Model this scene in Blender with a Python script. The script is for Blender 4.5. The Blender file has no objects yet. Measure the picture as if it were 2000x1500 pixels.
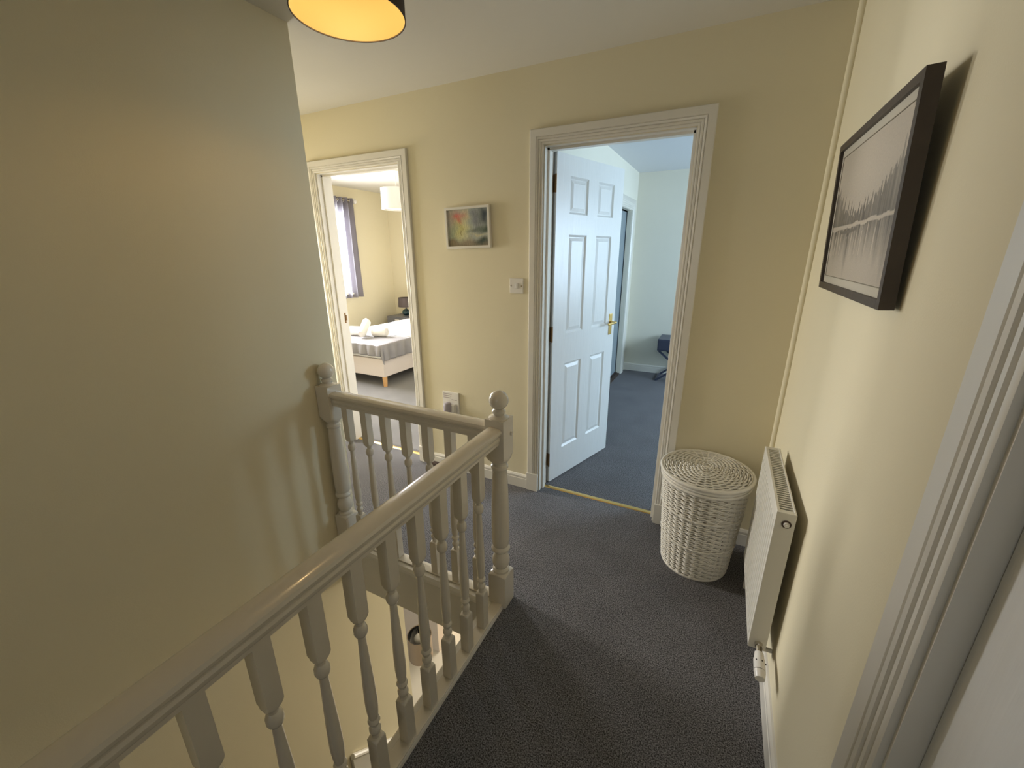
import bpy, bmesh, math, random
from mathutils import Vector, Matrix, noise
PI = math.pi
random.seed(4)
sc = bpy.context.scene
COL = sc.collection

# ------------------------------------------------------------------ camera
cam_d = bpy.data.cameras.new('camera'); cam = bpy.data.objects.new('camera', cam_d); COL.objects.link(cam)
sc.camera = cam
cam_d.sensor_width = 36.0; cam_d.sensor_fit = 'HORIZONTAL'
cam_d.lens = 808.25 / 2000 * 36.0
cam_d.clip_start = 0.02; cam_d.clip_end = 100
_p, _y, _r = math.radians(17.63), math.radians(26.77), math.radians(-0.243)
_F = Vector((-math.sin(_y) * math.cos(_p), math.cos(_y) * math.cos(_p), -math.sin(_p)))
_R0 = Vector((math.cos(_y), math.sin(_y), 0)); _U0 = _R0.cross(_F)
_R = _R0 * math.cos(_r) + _U0 * math.sin(_r); _U = -_R0 * math.sin(_r) + _U0 * math.cos(_r)
cam.matrix_world = Matrix(((_R.x, _U.x, -_F.x, 0), (_R.y, _U.y, -_F.y, 0), (_R.z, _U.z, -_F.z, 1.51), (0, 0, 0, 1)))

# ------------------------------------------------------------------ world, lights, exposure
w = bpy.data.worlds.new('sky'); sc.world = w; w.use_nodes = True
w.node_tree.nodes['Background'].inputs[0].default_value = (0.78, 0.88, 1.0, 1)
w.node_tree.nodes['Background'].inputs[1].default_value = 1.2
sc.view_settings.view_transform = 'Standard'; sc.view_settings.look = 'None'
sc.view_settings.gamma = 1.0; sc.view_settings.use_curve_mapping = False
sc.view_settings.exposure = 0.35

def area(name, loc, rot, sx, sy, power, col, spread=180):
    l = bpy.data.lights.new(name, 'AREA'); l.shape = 'RECTANGLE'; l.size = sx; l.size_y = sy
    l.energy = power; l.color = col; l.spread = math.radians(spread)
    o = bpy.data.objects.new(name, l); COL.objects.link(o); o.location = loc; o.rotation_euler = rot
    return o
# daylight coming in through the windows (each just outside its window), plus an added rear fill
area('daylight_landing', (-4.02, 1.82, 1.22), (0, math.radians(-72), 0), 1.1, 0.62, 34, (1.0, 0.97, 0.92), 120)
area('daylight_bedroom', (-5.2, 3.8, 1.55), (0, math.radians(-75), 0), 1.2, 1.6, 170, (1.0, 0.99, 1.0), 130)
area('daylight_second_bedroom', (2.25, 4.2, 1.5), (0, math.radians(75), 0), 1.2, 1.5, 92, (0.57, 0.78, 1.0))
area('daylight_hall', (-1.2, 5.9, -1.5), (-PI / 2, 0, 0), 2.2, 1.6, 105, (1.0, 0.91, 0.78))
area('fill_rear', (-0.3, -2.75, 1.6), (PI / 2, 0, 0), 0.8, 1.0, 1.5, (1.0, 0.93, 0.82))  # added fill from behind the camera, no known window there

# ------------------------------------------------------------------ materials
def rgb(r, g, b): return (r, g, b, 1)
def mat(name, col, rough=0.6, metal=0.0, bump=0.0, bscale=200.0, var=0.0, vscale=6.0, spec=0.5, coat=0.0):
    m = bpy.data.materials.new(name); m.use_nodes = True; nt = m.node_tree; b = nt.nodes['Principled BSDF']
    b.inputs['Base Color'].default_value = rgb(*col); b.inputs['Roughness'].default_value = rough
    b.inputs['Metallic'].default_value = metal; b.inputs['Specular IOR Level'].default_value = spec
    b.inputs['Coat Weight'].default_value = coat
    tc = nt.nodes.new('ShaderNodeTexCoord')
    n = nt.nodes.new('ShaderNodeTexNoise'); n.inputs['Scale'].default_value = vscale; n.inputs['Detail'].default_value = 3
    nt.links.new(tc.outputs['Object'], n.inputs['Vector'])
    mx = nt.nodes.new('ShaderNodeMix'); mx.data_type = 'RGBA'
    mx.inputs['A'].default_value = rgb(*[c * (1 - var) for c in col]); mx.inputs['B'].default_value = rgb(*[min(1, c * (1 + var)) for c in col])
    nt.links.new(n.outputs['Fac'], mx.inputs['Factor']); nt.links.new(mx.outputs['Result'], b.inputs['Base Color'])
    if bump:
        n2 = nt.nodes.new('ShaderNodeTexNoise'); n2.inputs['Scale'].default_value = bscale; n2.inputs['Detail'].default_value = 2
        nt.links.new(tc.outputs['Object'], n2.inputs['Vector'])
        bp = nt.nodes.new('ShaderNodeBump'); bp.inputs['Strength'].default_value = bump; bp.inputs['Distance'].default_value = 0.002
        nt.links.new(n2.outputs['Fac'], bp.inputs['Height']); nt.links.new(bp.outputs['Normal'], b.inputs['Normal'])
    return m
def carpet(name, c0, c1, sc1=230):
    m = mat(name, c0, 0.95, spec=0.05); nt = m.node_tree; b = nt.nodes['Principled BSDF']
    tc = [n for n in nt.nodes if n.type == 'TEX_COORD'][0]
    n = nt.nodes.new('ShaderNodeTexNoise'); n.inputs['Scale'].default_value = sc1; n.inputs['Detail'].default_value = 6; n.inputs['Roughness'].default_value = 0.75
    nt.links.new(tc.outputs['Object'], n.inputs['Vector'])
    r = nt.nodes.new('ShaderNodeValToRGB'); r.color_ramp.elements[0].position = 0.42; r.color_ramp.elements[1].position = 0.62
    r.color_ramp.elements[0].color = rgb(*c0); r.color_ramp.elements[1].color = rgb(*c1)
    nt.links.new(n.outputs['Fac'], r.inputs['Fac'])
    n3 = nt.nodes.new('ShaderNodeTexNoise'); n3.inputs['Scale'].default_value = 5; n3.inputs['Detail'].default_value = 4
    nt.links.new(tc.outputs['Object'], n3.inputs['Vector'])
    mr = nt.nodes.new('ShaderNodeMapRange'); mr.inputs['To Min'].default_value = 0.8; mr.inputs['To Max'].default_value = 1.2
    nt.links.new(n3.outputs['Fac'], mr.inputs['Value'])
    vm = nt.nodes.new('ShaderNodeVectorMath'); vm.operation = 'SCALE'
    nt.links.new(r.outputs['Color'], vm.inputs[0]); nt.links.new(mr.outputs['Result'], vm.inputs['Scale'])
    nt.links.new(vm.outputs[0], b.inputs['Base Color'])
    bp = nt.nodes.new('ShaderNodeBump'); bp.inputs['Strength'].default_value = 0.8; bp.inputs['Distance'].default_value = 0.004
    nt.links.new(n.outputs['Fac'], bp.inputs['Height']); nt.links.new(bp.outputs['Normal'], b.inputs['Normal'])
    return m
def grain(name, c0, c1, scale, rough=0.45, bump=0.3, stretch=(1, 1, 0.06)):
    m = mat(name, c0, rough); nt = m.node_tree; b = nt.nodes['Principled BSDF']
    tc = [n for n in nt.nodes if n.type == 'TEX_COORD'][0]
    mp = nt.nodes.new('ShaderNodeMapping'); mp.inputs['Scale'].default_value = stretch
    nt.links.new(tc.outputs['Object'], mp.inputs['Vector'])
    n = nt.nodes.new('ShaderNodeTexNoise'); n.inputs['Scale'].default_value = scale; n.inputs['Detail'].default_value = 4; n.inputs['Distortion'].default_value = 1.2
    nt.links.new(mp.outputs['Vector'], n.inputs['Vector'])
    mx = nt.nodes.new('ShaderNodeMix'); mx.data_type = 'RGBA'; mx.inputs['A'].default_value = rgb(*c0); mx.inputs['B'].default_value = rgb(*c1)
    nt.links.new(n.outputs['Fac'], mx.inputs['Factor']); nt.links.new(mx.outputs['Result'], b.inputs['Base Color'])
    bp = nt.nodes.new('ShaderNodeBump'); bp.inputs['Strength'].default_value = bump; bp.inputs['Distance'].default_value = 0.0015
    nt.links.new(n.outputs['Fac'], bp.inputs['Height']); nt.links.new(bp.outputs['Normal'], b.inputs['Normal'])
    return m
def emis(name, col, s, base=(0.8, 0.8, 0.8)):
    m = mat(name, base, 0.6); b = m.node_tree.nodes['Principled BSDF']
    b.inputs['Emission Color'].default_value = rgb(*col); b.inputs['Emission Strength'].default_value = s
    return m
def vcol(name, rough=0.6):
    m = bpy.data.materials.new(name); m.use_nodes = True; nt = m.node_tree; b = nt.nodes['Principled BSDF']
    a = nt.nodes.new('ShaderNodeVertexColor'); a.layer_name = 'ink'
    nt.links.new(a.outputs['Color'], b.inputs['Base Color']); b.inputs['Roughness'].default_value = rough
    return m
def glassmat():
    m = bpy.data.materials.new('window_glass'); m.use_nodes = True; nt = m.node_tree
    o = nt.nodes['Material Output']; nt.nodes.remove(nt.nodes['Principled BSDF'])
    t = nt.nodes.new('ShaderNodeBsdfTransparent'); g = nt.nodes.new('ShaderNodeBsdfGlossy'); g.inputs['Roughness'].default_value = 0.02
    mx = nt.nodes.new('ShaderNodeMixShader'); mx.inputs[0].default_value = 0.06
    nt.links.new(t.outputs[0], mx.inputs[1]); nt.links.new(g.outputs[0], mx.inputs[2]); nt.links.new(mx.outputs[0], o.inputs[0])
    return m
def translucent(name, col, tr, tcol=None):
    m = mat(name, col, 0.85, bump=0.3, bscale=500, spec=0.2); nt = m.node_tree; b = nt.nodes['Principled BSDF']; o = nt.nodes['Material Output']
    t = nt.nodes.new('ShaderNodeBsdfTranslucent'); t.inputs['Color'].default_value = rgb(*(tcol or col))
    mx = nt.nodes.new('ShaderNodeMixShader'); mx.inputs[0].default_value = tr
    nt.links.new(b.outputs[0], mx.inputs[1]); nt.links.new(t.outputs[0], mx.inputs[2]); nt.links.new(mx.outputs[0], o.inputs[0])
    return m
M = dict(
    wall=mat('magnolia_wall_paint', (0.77, 0.70, 0.505), 0.75, bump=0.12, bscale=260, var=0.015, vscale=3, spec=0.25),
    wall2=mat('pale_wall_paint', (0.76, 0.73, 0.62), 0.75, bump=0.12, bscale=260, var=0.015, spec=0.25),
    wallp=mat('beige_wall_paint', (0.72, 0.60, 0.48), 0.75, bump=0.1, bscale=260, spec=0.25),
    ceil=mat('ceiling_paint', (0.67, 0.64, 0.56), 0.85, bump=0.1, bscale=180, spec=0.2),
    white=mat('white_gloss_paint', (0.76, 0.73, 0.66), 0.28, bump=0.05, bscale=60, var=0.02),
    rail=mat('banister_gloss_paint', (0.72, 0.66, 0.55), 0.20, bump=0.06, bscale=40, var=0.03, vscale=12, coat=0.25),
    rad=mat('radiator_enamel', (0.74, 0.71, 0.63), 0.35, bump=0.1, bscale=500),
    plastic=mat('white_plastic', (0.80, 0.77, 0.72), 0.3),
    dark=mat('dark_void', (0.03, 0.025, 0.02), 0.8),
    carpet=carpet('charcoal_carpet', (0.024, 0.023, 0.024), (0.36, 0.35, 0.36)),
    carpet_lit=carpet('charcoal_carpet_lit', (0.10, 0.095, 0.095), (0.44, 0.43, 0.42)),  # charcoal carpet again, the bedroom's brighter light put into its colour
    brass=mat('brass', (0.72, 0.50, 0.18), 0.28, 1.0),
    brassd=mat('aged_brass', (0.22, 0.13, 0.06), 0.45, 0.9),
    chrome=mat('chrome', (0.62, 0.58, 0.52), 0.2, 1.0),
    doorw=grain('door_white', (0.74, 0.74, 0.72), (0.80, 0.80, 0.78), 70, 0.3, 0.55, (1, 1, 0.07)),
    darkwood=grain('dark_frame_wood', (0.026, 0.016, 0.009), (0.070, 0.048, 0.031), 90, 0.45, 0.3, (1, 0.1, 0.1)),
    lightwood=grain('oak_leg', (0.62, 0.34, 0.13), (0.72, 0.44, 0.20), 60, 0.5),
    wicker=mat('white_wicker', (0.74, 0.70, 0.61), 0.5, bump=0.3, bscale=300, var=0.12, vscale=30),
    navy=mat('navy_lacquer', (0.045, 0.052, 0.085), 0.35),
    grey=mat('grey_lacquer', (0.16, 0.16, 0.17), 0.4),
    slide=mat('grey_sliding_door', (0.24, 0.29, 0.32), 0.35),
    teal=mat('teal_ceramic', (0.02, 0.055, 0.065), 0.2),
    taupe=mat('taupe_shade', (0.11, 0.085, 0.08), 0.8, bump=0.4, bscale=600),
    fabricw=translucent('white_shade_fabric', (0.80, 0.78, 0.75), 0.35),
    linen=mat('white_linen', (0.86, 0.85, 0.84), 0.8, bump=0.2, bscale=200),
    towel=mat('white_towel', (0.88, 0.85, 0.80), 0.95, bump=0.9, bscale=350),
    throw=mat('grey_satin_throw', (0.27, 0.26, 0.27), 0.42, var=0.12, vscale=8, bump=0.3, bscale=300),
    uphol=mat('cream_upholstery', (0.70, 0.63, 0.59), 0.85, bump=0.4, bscale=500),
    curtain=translucent('grey_curtain', (0.20, 0.185, 0.205), 0.30, (0.70, 0.70, 0.80)),
    shade_out=mat('dark_brown_shade', (0.045, 0.032, 0.024), 0.7, bump=0.3, bscale=500),
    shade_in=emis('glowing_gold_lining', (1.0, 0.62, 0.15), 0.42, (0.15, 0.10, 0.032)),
    bulb=emis('lit_bulb', (1.0, 0.75, 0.36), 3.0),
    tile=mat('cream_floor', (0.80, 0.74, 0.62), 0.5),
    lamp_in=mat('black_silver_lining', (0.012, 0.014, 0.016), 0.12),
    lamp_out=mat('beige_shade', (0.33, 0.25, 0.17), 0.8, bump=0.3, bscale=400),
    glass=glassmat(), ink=vcol('print_ink', 0.45), grey_print=mat('grey_violet_plastic', (0.38, 0.35, 0.40), 0.3),
    brown=mat('dark_brown_rubber', (0.07, 0.045, 0.035), 0.7), caulk=mat('stripe_ink', (0.40, 0.34, 0.33), 0.6),
)

# ------------------------------------------------------------------ helpers
def tag(o, label=None, cat=None, group=None, kind=None):
    for k, v in (('label', label), ('category', cat), ('group', group), ('kind', kind)):
        if v: o[k] = v
    return o
def thing(name, loc, label, cat, rz=0, group=None, kind=None):
    o = bpy.data.objects.new(name, None); COL.objects.link(o); o.location = loc; o.rotation_euler = (0, 0, rz)
    o.empty_display_size = 0.1
    return tag(o, label, cat, group, kind)
def obj(name, bm, m, parent=None, smooth=False, ang=0.6):
    if isinstance(bm, bmesh.types.BMesh):
        me = bpy.data.meshes.new(name)
        bmesh.ops.recalc_face_normals(bm, faces=bm.faces)
        bm.to_mesh(me); bm.free()
    else: me = bm
    if m and not me.materials: me.materials.append(m)
    if smooth:
        me.polygons.foreach_set('use_smooth', [True] * len(me.polygons))
        try: me.set_sharp_from_angle(angle=ang)
        except Exception: pass
    o = bpy.data.objects.new(name, me); COL.objects.link(o)
    if parent: o.parent = parent
    return o
def B(): return bmesh.new()
def box(bm, x0, x1, y0, y1, z0, z1, bev=0.0, seg=2):
    r = bmesh.ops.create_cube(bm, size=1.0)
    for v in r['verts']:
        v.co = Vector(((x0 + x1) / 2 + v.co.x * (x1 - x0), (y0 + y1) / 2 + v.co.y * (y1 - y0), (z0 + z1) / 2 + v.co.z * (z1 - z0)))
    if bev:
        es = list({e for v in r['verts'] for e in v.link_edges})
        bmesh.ops.bevel(bm, geom=es, offset=bev, segments=seg, profile=0.7, affect='EDGES')
    return bm
def cyl(bm, p0, p1, r0, r1=None, n=16, caps=True):
    r1 = r0 if r1 is None else r1
    p0, p1 = Vector(p0), Vector(p1); d = (p1 - p0); q = d.to_track_quat('Z', 'Y')
    a = [bm.verts.new(p0 + q @ Vector((r0 * math.cos(2 * PI * i / n), r0 * math.sin(2 * PI * i / n), 0))) for i in range(n)]
    b = [bm.verts.new(p1 + q @ Vector((r1 * math.cos(2 * PI * i / n), r1 * math.sin(2 * PI * i / n), 0))) for i in range(n)]
    for i in range(n): bm.faces.new((a[i], a[(i + 1) % n], b[(i + 1) % n], b[i]))
    if caps: bm.faces.new(a[::-1]); bm.faces.new(b)
    return bm
def lathe(bm, prof, n=24, c=(0, 0), capb=True, capt=True):
    rows = []
    for r, z in prof:
        rows.append([bm.verts.new((c[0] + r * math.cos(2 * PI * i / n), c[1] + r * math.sin(2 * PI * i / n), z)) for i in range(n)])
    for a, b in zip(rows, rows[1:]):
        for i in range(n): bm.faces.new((a[i], a[(i + 1) % n], b[(i + 1) % n], b[i]))
    if capb: bm.faces.new(rows[0][::-1])
    if capt: bm.faces.new(rows[-1])
    return bm
def sweep(bm, prof, path, closed_prof=True):
    """prof: list of (a, b); path: list of (origin, A, Bv) frames; mitred by the frames"""
    rows = [[bm.verts.new(o + A * a + Bv * b) for a, b in prof] for o, A, Bv in path]
    n = len(prof)
    for r, s in zip(rows, rows[1:]):
        for i in range(n if closed_prof else n - 1):
            bm.faces.new((r[i], r[(i + 1) % n], s[(i + 1) % n], s[i]))
    if closed_prof:
        bm.faces.new(rows[0][::-1]); bm.faces.new(rows[-1])
    return bm
def sphere(bm, c, r, u=24, v=14, sz=1.0):
    res = bmesh.ops.create_uvsphere(bm, u_segments=u, v_segments=v, radius=r)
    for vt in res['verts']: vt.co = Vector((c[0] + vt.co.x, c[1] + vt.co.y, c[2] + vt.co.z * sz))
    return bm
def struct(name, bm, m, parent=None, smooth=False):
    o = obj(name, bm, m, parent, smooth)
    if not parent: o['kind'] = 'structure'
    return o
V = Vector

# ------------------------------------------------------------------ dimensions
YW, XR, ZC = 2.229, 0.318, 2.398      # far wall, right wall, ceiling
YB = YW + 0.12                        # back face of the far wall
XL, YE = -1.72, 1.41                  # stairwell wall face and its end
DH = 2.035
OP1 = (-2.640, -1.906)                # left doorway
OP2 = (-0.930, -0.203)                # right doorway
SX = -0.693                           # carpet edge along the near balustrade
WX = -3.9                             # landing end wall
XB, YBK = -5.0, 5.5                   # bedrooms
ZL = -2.6                             # lower floor

# ------------------------------------------------------------------ walls
bm = B()
for a, b_, z0, z1 in ((WX - .1, OP1[0], 0, ZC), (OP1[0], OP1[1], DH, ZC), (OP1[1], OP2[0], 0, ZC), (OP2[0], OP2[1], DH, ZC), (OP2[1], XR + .12, 0, ZC)):
    box(bm, a, b_, YW, YB - .002, z0, z1)
struct('wall_far', bm, M['wall'])
bm = B(); box(bm, XL - .12, XL, -2.6, YE, ZL, ZC); box(bm, XL - .12, XL, YE, 1.70, ZL, -.27); struct('wall_left', bm, M['wall'])
NY0, NY1, NH = -0.10, 0.645, 2.035     # near doorway in the right wall
bm = B()
box(bm, XR, XR + .12, NY1 + .008, YW, 0, ZC); box(bm, XR, XR + .12, -2.6, NY0, 0, ZC); box(bm, XR, XR + .12, NY0, NY1 + .008, NH, ZC)
struct('wall_right', bm, M['wall'])
bm = B()
box(bm, -1.9, -.75, -2.7, -2.6, -2.6, ZC); box(bm, .2, .5, -2.7, -2.6, -.2, ZC); box(bm, -.75, .2, -2.7, -2.6, -.2, 1.0); box(bm, -.75, .2, -2.7, -2.6, 2.1, ZC)
struct('wall_rear', bm, M['wall'])
bm = B(); box(bm, WX - .1, XL - .12, YE - .12, YE, -.02, ZC); struct('wall_landing_near', bm, M['wall'])
bm = B()
box(bm, WX - .1, WX, YE, 1.50, 0, ZC); box(bm, WX - .1, WX, 2.14, YW, 0, ZC); box(bm, WX - .1, WX, 1.50, 2.14, 0, .62); box(bm, WX - .1, WX, 1.50, 2.14, 1.78, ZC)
struct('wall_landing_end', bm, M['wall'])
# bedroom on the left
bm = B()
box(bm, XB - .1, XB, YB, 3.0, 0, ZC); box(bm, XB - .1, XB, 4.58, YBK, 0, ZC); box(bm, XB - .1, XB, 3.0, 4.58, 0, .95); box(bm, XB - .1, XB, 3.0, 4.58, 2.12, ZC)
struct('wall_bedroom_left', bm, M['wall'])
bm = B(); box(bm, XB - .1, -1.24, YBK, YBK + .1, 0, ZC); struct('wall_bedroom_back', bm, M['wall'])
bm = B(); box(bm, XB - .1, WX - .1, YW, YB, 0, ZC); struct('wall_bedroom_near', bm, M['wall'])
# second bedroom on the right
WDX = -1.08; WY0, WY1, WH = 3.2, 5.24, 1.965
bm = B()
box(bm, WDX - .05, WDX, YB, WY0, 0, ZC); box(bm, WDX - .05, WDX, WY1, YBK, 0, ZC); box(bm, WDX - .05, WDX, WY0, WY1, WH, ZC)
struct('wall_second_bedroom_left', bm, M['wall2'])
bm = B(); box(bm, WDX - .16, WDX - .13, YB, YBK, 0, ZC)
struct('wall_wardrobe_back', bm, M['wall2'])
bm = B(); box(bm, WDX - .16, 2.1, YBK, YBK + .1, 0, ZC); struct('wall_second_bedroom_back', bm, M['wall2'])
bm = B()
box(bm, 2.0, 2.1, YB, 3.4, 0, ZC); box(bm, 2.0, 2.1, 5.0, YBK, 0, ZC); box(bm, 2.0, 2.1, 3.4, 5.0, 0, .9); box(bm, 2.0, 2.1, 3.4, 5.0, 2.1, ZC)
struct('wall_second_bedroom_right', bm, M['wall2'])
bm = B(); box(bm, XR + .12, 2.1, YW, YB, 0, ZC); struct('wall_second_bedroom_near', bm, M['wall2'])
# floors / ceilings
bm = B()
box(bm, SX, XR + .2, -2.6, YW + .12, -.25, 0)
box(bm, WX, SX, 1.348, YW + .12, -.25, 0)
box(bm, XL, SX, -2.6, -1.4, -.25, 0)
struct('floor', bm, M['carpet'])
bm = B(); box(bm, WDX - .16, 2.1, YB, YBK, -.25, 0.0); struct('floor_second_bedroom', bm, M['carpet'])
bm = B(); box(bm, XB - .1, WDX - .16, YB, YBK, -.25, 0.0); struct('floor_bedroom', bm, M['carpet_lit'])
bm = B(); box(bm, WX - .1, XR + .12, -2.7, YB - .06, ZC, ZC + .1); struct('ceiling', bm, M['ceil'])
bm = B(); box(bm, XB - .1, WDX - .15, YB - .06, YBK + .1, ZC, ZC + .1); box(bm, XB - .1, WX - .1, YW, YB - .06, ZC, ZC + .1); struct('ceiling_bedroom', bm, M['ceil'])
bm = B(); box(bm, WDX - .15, 2.1, YB - .06, YBK + .1, ZC, ZC + .1); struct('ceiling_second_bedroom', bm, mat('pale_ceiling', (0.74, 0.75, 0.76), 0.85))
# lower hall
bm = B(); box(bm, -6, 2.5, -2.7, 6.2, ZL - .1, ZL); struct('floor_lower_hall', bm, M['tile'])
bm = B(); box(bm, -6, -2.235, 2.66, 2.76, ZL, -.27); struct('wall_lower_hall', bm, M['wallp'])
bm = B()
box(bm, -6.1, -6, -2.7, 6.3, ZL, -.27); box(bm, 2.5, 2.6, -2.7, 6.3, ZL, -.27)
box(bm, -6, -2.4, 6.2, 6.3, ZL, -.27); box(bm, 0.0, 2.5, 6.2, 6.3, ZL, -.27); box(bm, -2.4, 0.0, 6.2, 6.3, -.7, -.27); box(bm, -2.4, 0, 6.2, 6.3, ZL, -2.3)
box(bm, SX - .02, SX + .08, -2.6, 1.2, ZL, -.27)
struct('wall_lower_outer', bm, M['wall'])
bm = B(); box(bm, -6.1, 2.6, 1.345, 6.3, -.27, -.251); box(bm, -6.1, XL - .12, -2.7, 1.345, -.27, -.251); struct('ceiling_lower_hall', bm, M['ceil'])

# windows -------------------------------------------------------------
def window(name, axis_x, y0, y1, z0, z1, inward):
    f = B(); t = .05
    x0, x1 = axis_x - .03, axis_x + .03
    box(f, x0, x1, y0, y1, z0, z0 + t); box(f, x0, x1, y0, y1, z1 - t, z1)
    box(f, x0, x1, y0, y0 + t, z0 + t, z1 - t); box(f, x0, x1, y1 - t, y1, z0 + t, z1 - t)
    box(f, x0 + .01, x1 - .01, (y0 + y1) / 2 - .02, (y0 + y1) / 2 + .02, z0 + t, z1 - t)
    o = struct(name, f, M['white'])
    g = B(); box(g, axis_x - .003, axis_x + .003, y0 + t, y1 - t, z0 + t, z1 - t); obj('pane', g, M['glass'], o)
    s = B(); xs = sorted((axis_x + .03 * inward, axis_x + .14 * inward)); box(s, xs[0], xs[1], y0 - .03, y1 + .03, z0 - .025, z0, .004); obj('window_sill', s, M['white'], o)
window('window_1', XB - .06, 3.0, 4.58, .95, 2.12, 1)
window('window_2', 2.06, 3.4, 5.0, .9, 2.1, -1)
window('window_3', WX - .06, 1.50, 2.14, .62, 1.78, 1)

# skirting --------------------------------------------------------------
SK = [(0, 0), (.014, 0), (.014, .066), (.010, .070), (.013, .074), (.013, .084), (.006, .094), (0, .096)]
def skirt(name, p0, p1, nrm):
    p0, p1, nv = V((*p0, 0)), V((*p1, 0)), V((*nrm, 0))
    bm = B(); sweep(bm, SK, [(p0, nv, V((0, 0, 1))), (p1, nv, V((0, 0, 1)))]); return struct(name, bm, M['white'])
skirt('baseboard_far', (OP1[1] + .076, YW), (OP2[0] - .076, YW), (0, -1))
skirt('baseboard_far_right', (OP2[1] + .076, YW), (XR, YW), (0, -1))
skirt('baseboard_right', (XR, NY1 + .108), (XR, YW - .014), (-1, 0))
skirt('baseboard_left', (XL, -2.6), (XL, -1.42), (1, 0))
skirt('baseboard_landing', (WX, YE), (XL - .0, YE), (0, 1))
skirt('baseboard_second_bedroom', (WDX, YBK), (2.0, YBK), (0, -1))
skirt('baseboard_bedroom', (XB, YBK), (-1.24, YBK), (0, -1))
skirt('baseboard_bedroom_left', (XB, YB), (XB, YBK), (1, 0))

# door casings ----------------------------------------------------------
def casing_prof(wd):   # (u outward from opening, v proud of wall)
    k = wd / .073
    return [(u * k, v) for u, v in ((0, 0), (0, .010), (.003, .012), (.008, .012), (.011, .009), (.014, .014), (.021, .014), (.024, .010), (.027, .016), (.033, .018), (.036, .014), (.039, .018), (.070, .018), (.073, .015), (.073, 0))]
def casing(name, o, ax, nv, a0, a1, h, wd=.073, plinth=True, side='both'):
    """o: origin on wall, ax: axis along the wall, nv: normal out of the wall; opening a0..a1"""
    pr = casing_prof(wd); up = V((0, 0, 1)); bm = B(); ph = .125 if plinth else 0
    g = .004
    P = [(o + ax * (a0 - g) + up * ph, -ax), (o + ax * (a0 - g) + up * (h + g), (-ax + up)), (o + ax * (a1 + g) + up * (h + g), (ax + up)), (o + ax * (a1 + g) + up * ph, ax)]
    sweep(bm, pr, [(p, d, nv) for p, d in P])
    c = struct(name, bm, M['white'], smooth=True)
    if plinth:
        for a, s in ((a0 - g, -1), (a1 + g, 1)):
            q = B(); pts = sorted((a, a + s * (wd + .004)))
            c0 = o + ax * pts[0]; c1 = o + ax * pts[1] + nv * .021 + up * ph
            box(q, min(c0.x, c1.x), max(c0.x, c1.x), min(c0.y, c1.y), max(c0.y, c1.y), 0, ph, .002); obj('plinth_block', q, M['white'], c)
    return c
def lining(parent, a0, a1, h, y0, y1, stop_at):
    bm = B(); t = .022
    box(bm, a0 - .001, a0 + t * .0 + .004, y0, y1, 0, h); box(bm, a1 - .004, a1 + .001, y0, y1, 0, h); box(bm, a0, a1, y0, y1, h - .004, h + .001)
    box(bm, a0 + .003, a0 + .016, stop_at, stop_at + .04, 0, h - .003, .001, 1); box(bm, a1 - .016, a1 - .003, stop_at, stop_at + .04, 0, h - .003, .001, 1)
    box(bm, a0 + .003, a1 - .003, stop_at, stop_at + .04, h - .016, h - .003, .001, 1)
    return obj('door_lining', bm, M['white'], parent)
X, Y, Z = V((1, 0, 0)), V((0, 1, 0)), V((0, 0, 1))
t1 = casing('trim_1', V((0, YW, 0)), X, -Y, OP1[0], OP1[1], DH); lining(t1, OP1[0], OP1[1], DH, YW - .001, YB + .001, YW + .035)
t2 = casing('trim_2', V((0, YW, 0)), X, -Y, OP2[0], OP2[1], DH); lining(t2, OP2[0], OP2[1], DH, YW - .001, YB + .001, YW + .035)
t3 = casing('trim_3', V((XR, 0, 0)), Y, -X, NY0, NY1, NH, .098)
bm = B()   # lining of the near doorway
box(bm, XR - .0, XR + .12, NY1 - .004, NY1 + .007, 0, NH); box(bm, XR, XR + .12, NY0 - .006, NY0 + .004, 0, NH); box(bm, XR, XR + .12, NY0, NY1, NH - .005, NH + .004)
obj('door_lining', bm, M['white'], t3)
c4 = casing('trim_4', V((0, YB, 0)), X, Y, OP1[0], OP1[1], DH)
c5 = casing('trim_5', V((0, YB, 0)), X, Y, OP2[0], OP2[1], DH)
c6 = casing('trim_6', V((WDX, 0, 0)), Y, X, WY0, WY1, WH, .115, plinth=False)
# strike plate in the left doorway
bm = B(); box(bm, OP1[0] + .004, OP1[0] + .0055, 2.298, 2.328, .985, 1.065, .0005, 1); box(bm, OP1[0] + .004, OP1[0] + .009, 2.322, 2.334, 1.005, 1.045)
obj('strike_plate', bm, M['brassd'], t1)
# carpet bars
def bar(x0, x1, label):
    bm = B(); sweep(bm, [(-.017, 0), (-.012, .004), (0, .006), (.012, .004), (.017, 0)], [(V((x0 + .005, 2.305, 0)), Y, Z), (V((x1 - .005, 2.305, 0)), Y, Z)])
    tag(obj('threshold_strip', bm, M['brass']), label, 'threshold strip')
bar(*OP2, 'brass carpet strip across the right doorway with the open panelled door')
bar(*OP1, 'brass carpet strip across the left doorway to the bedroom with the bed')

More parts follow.
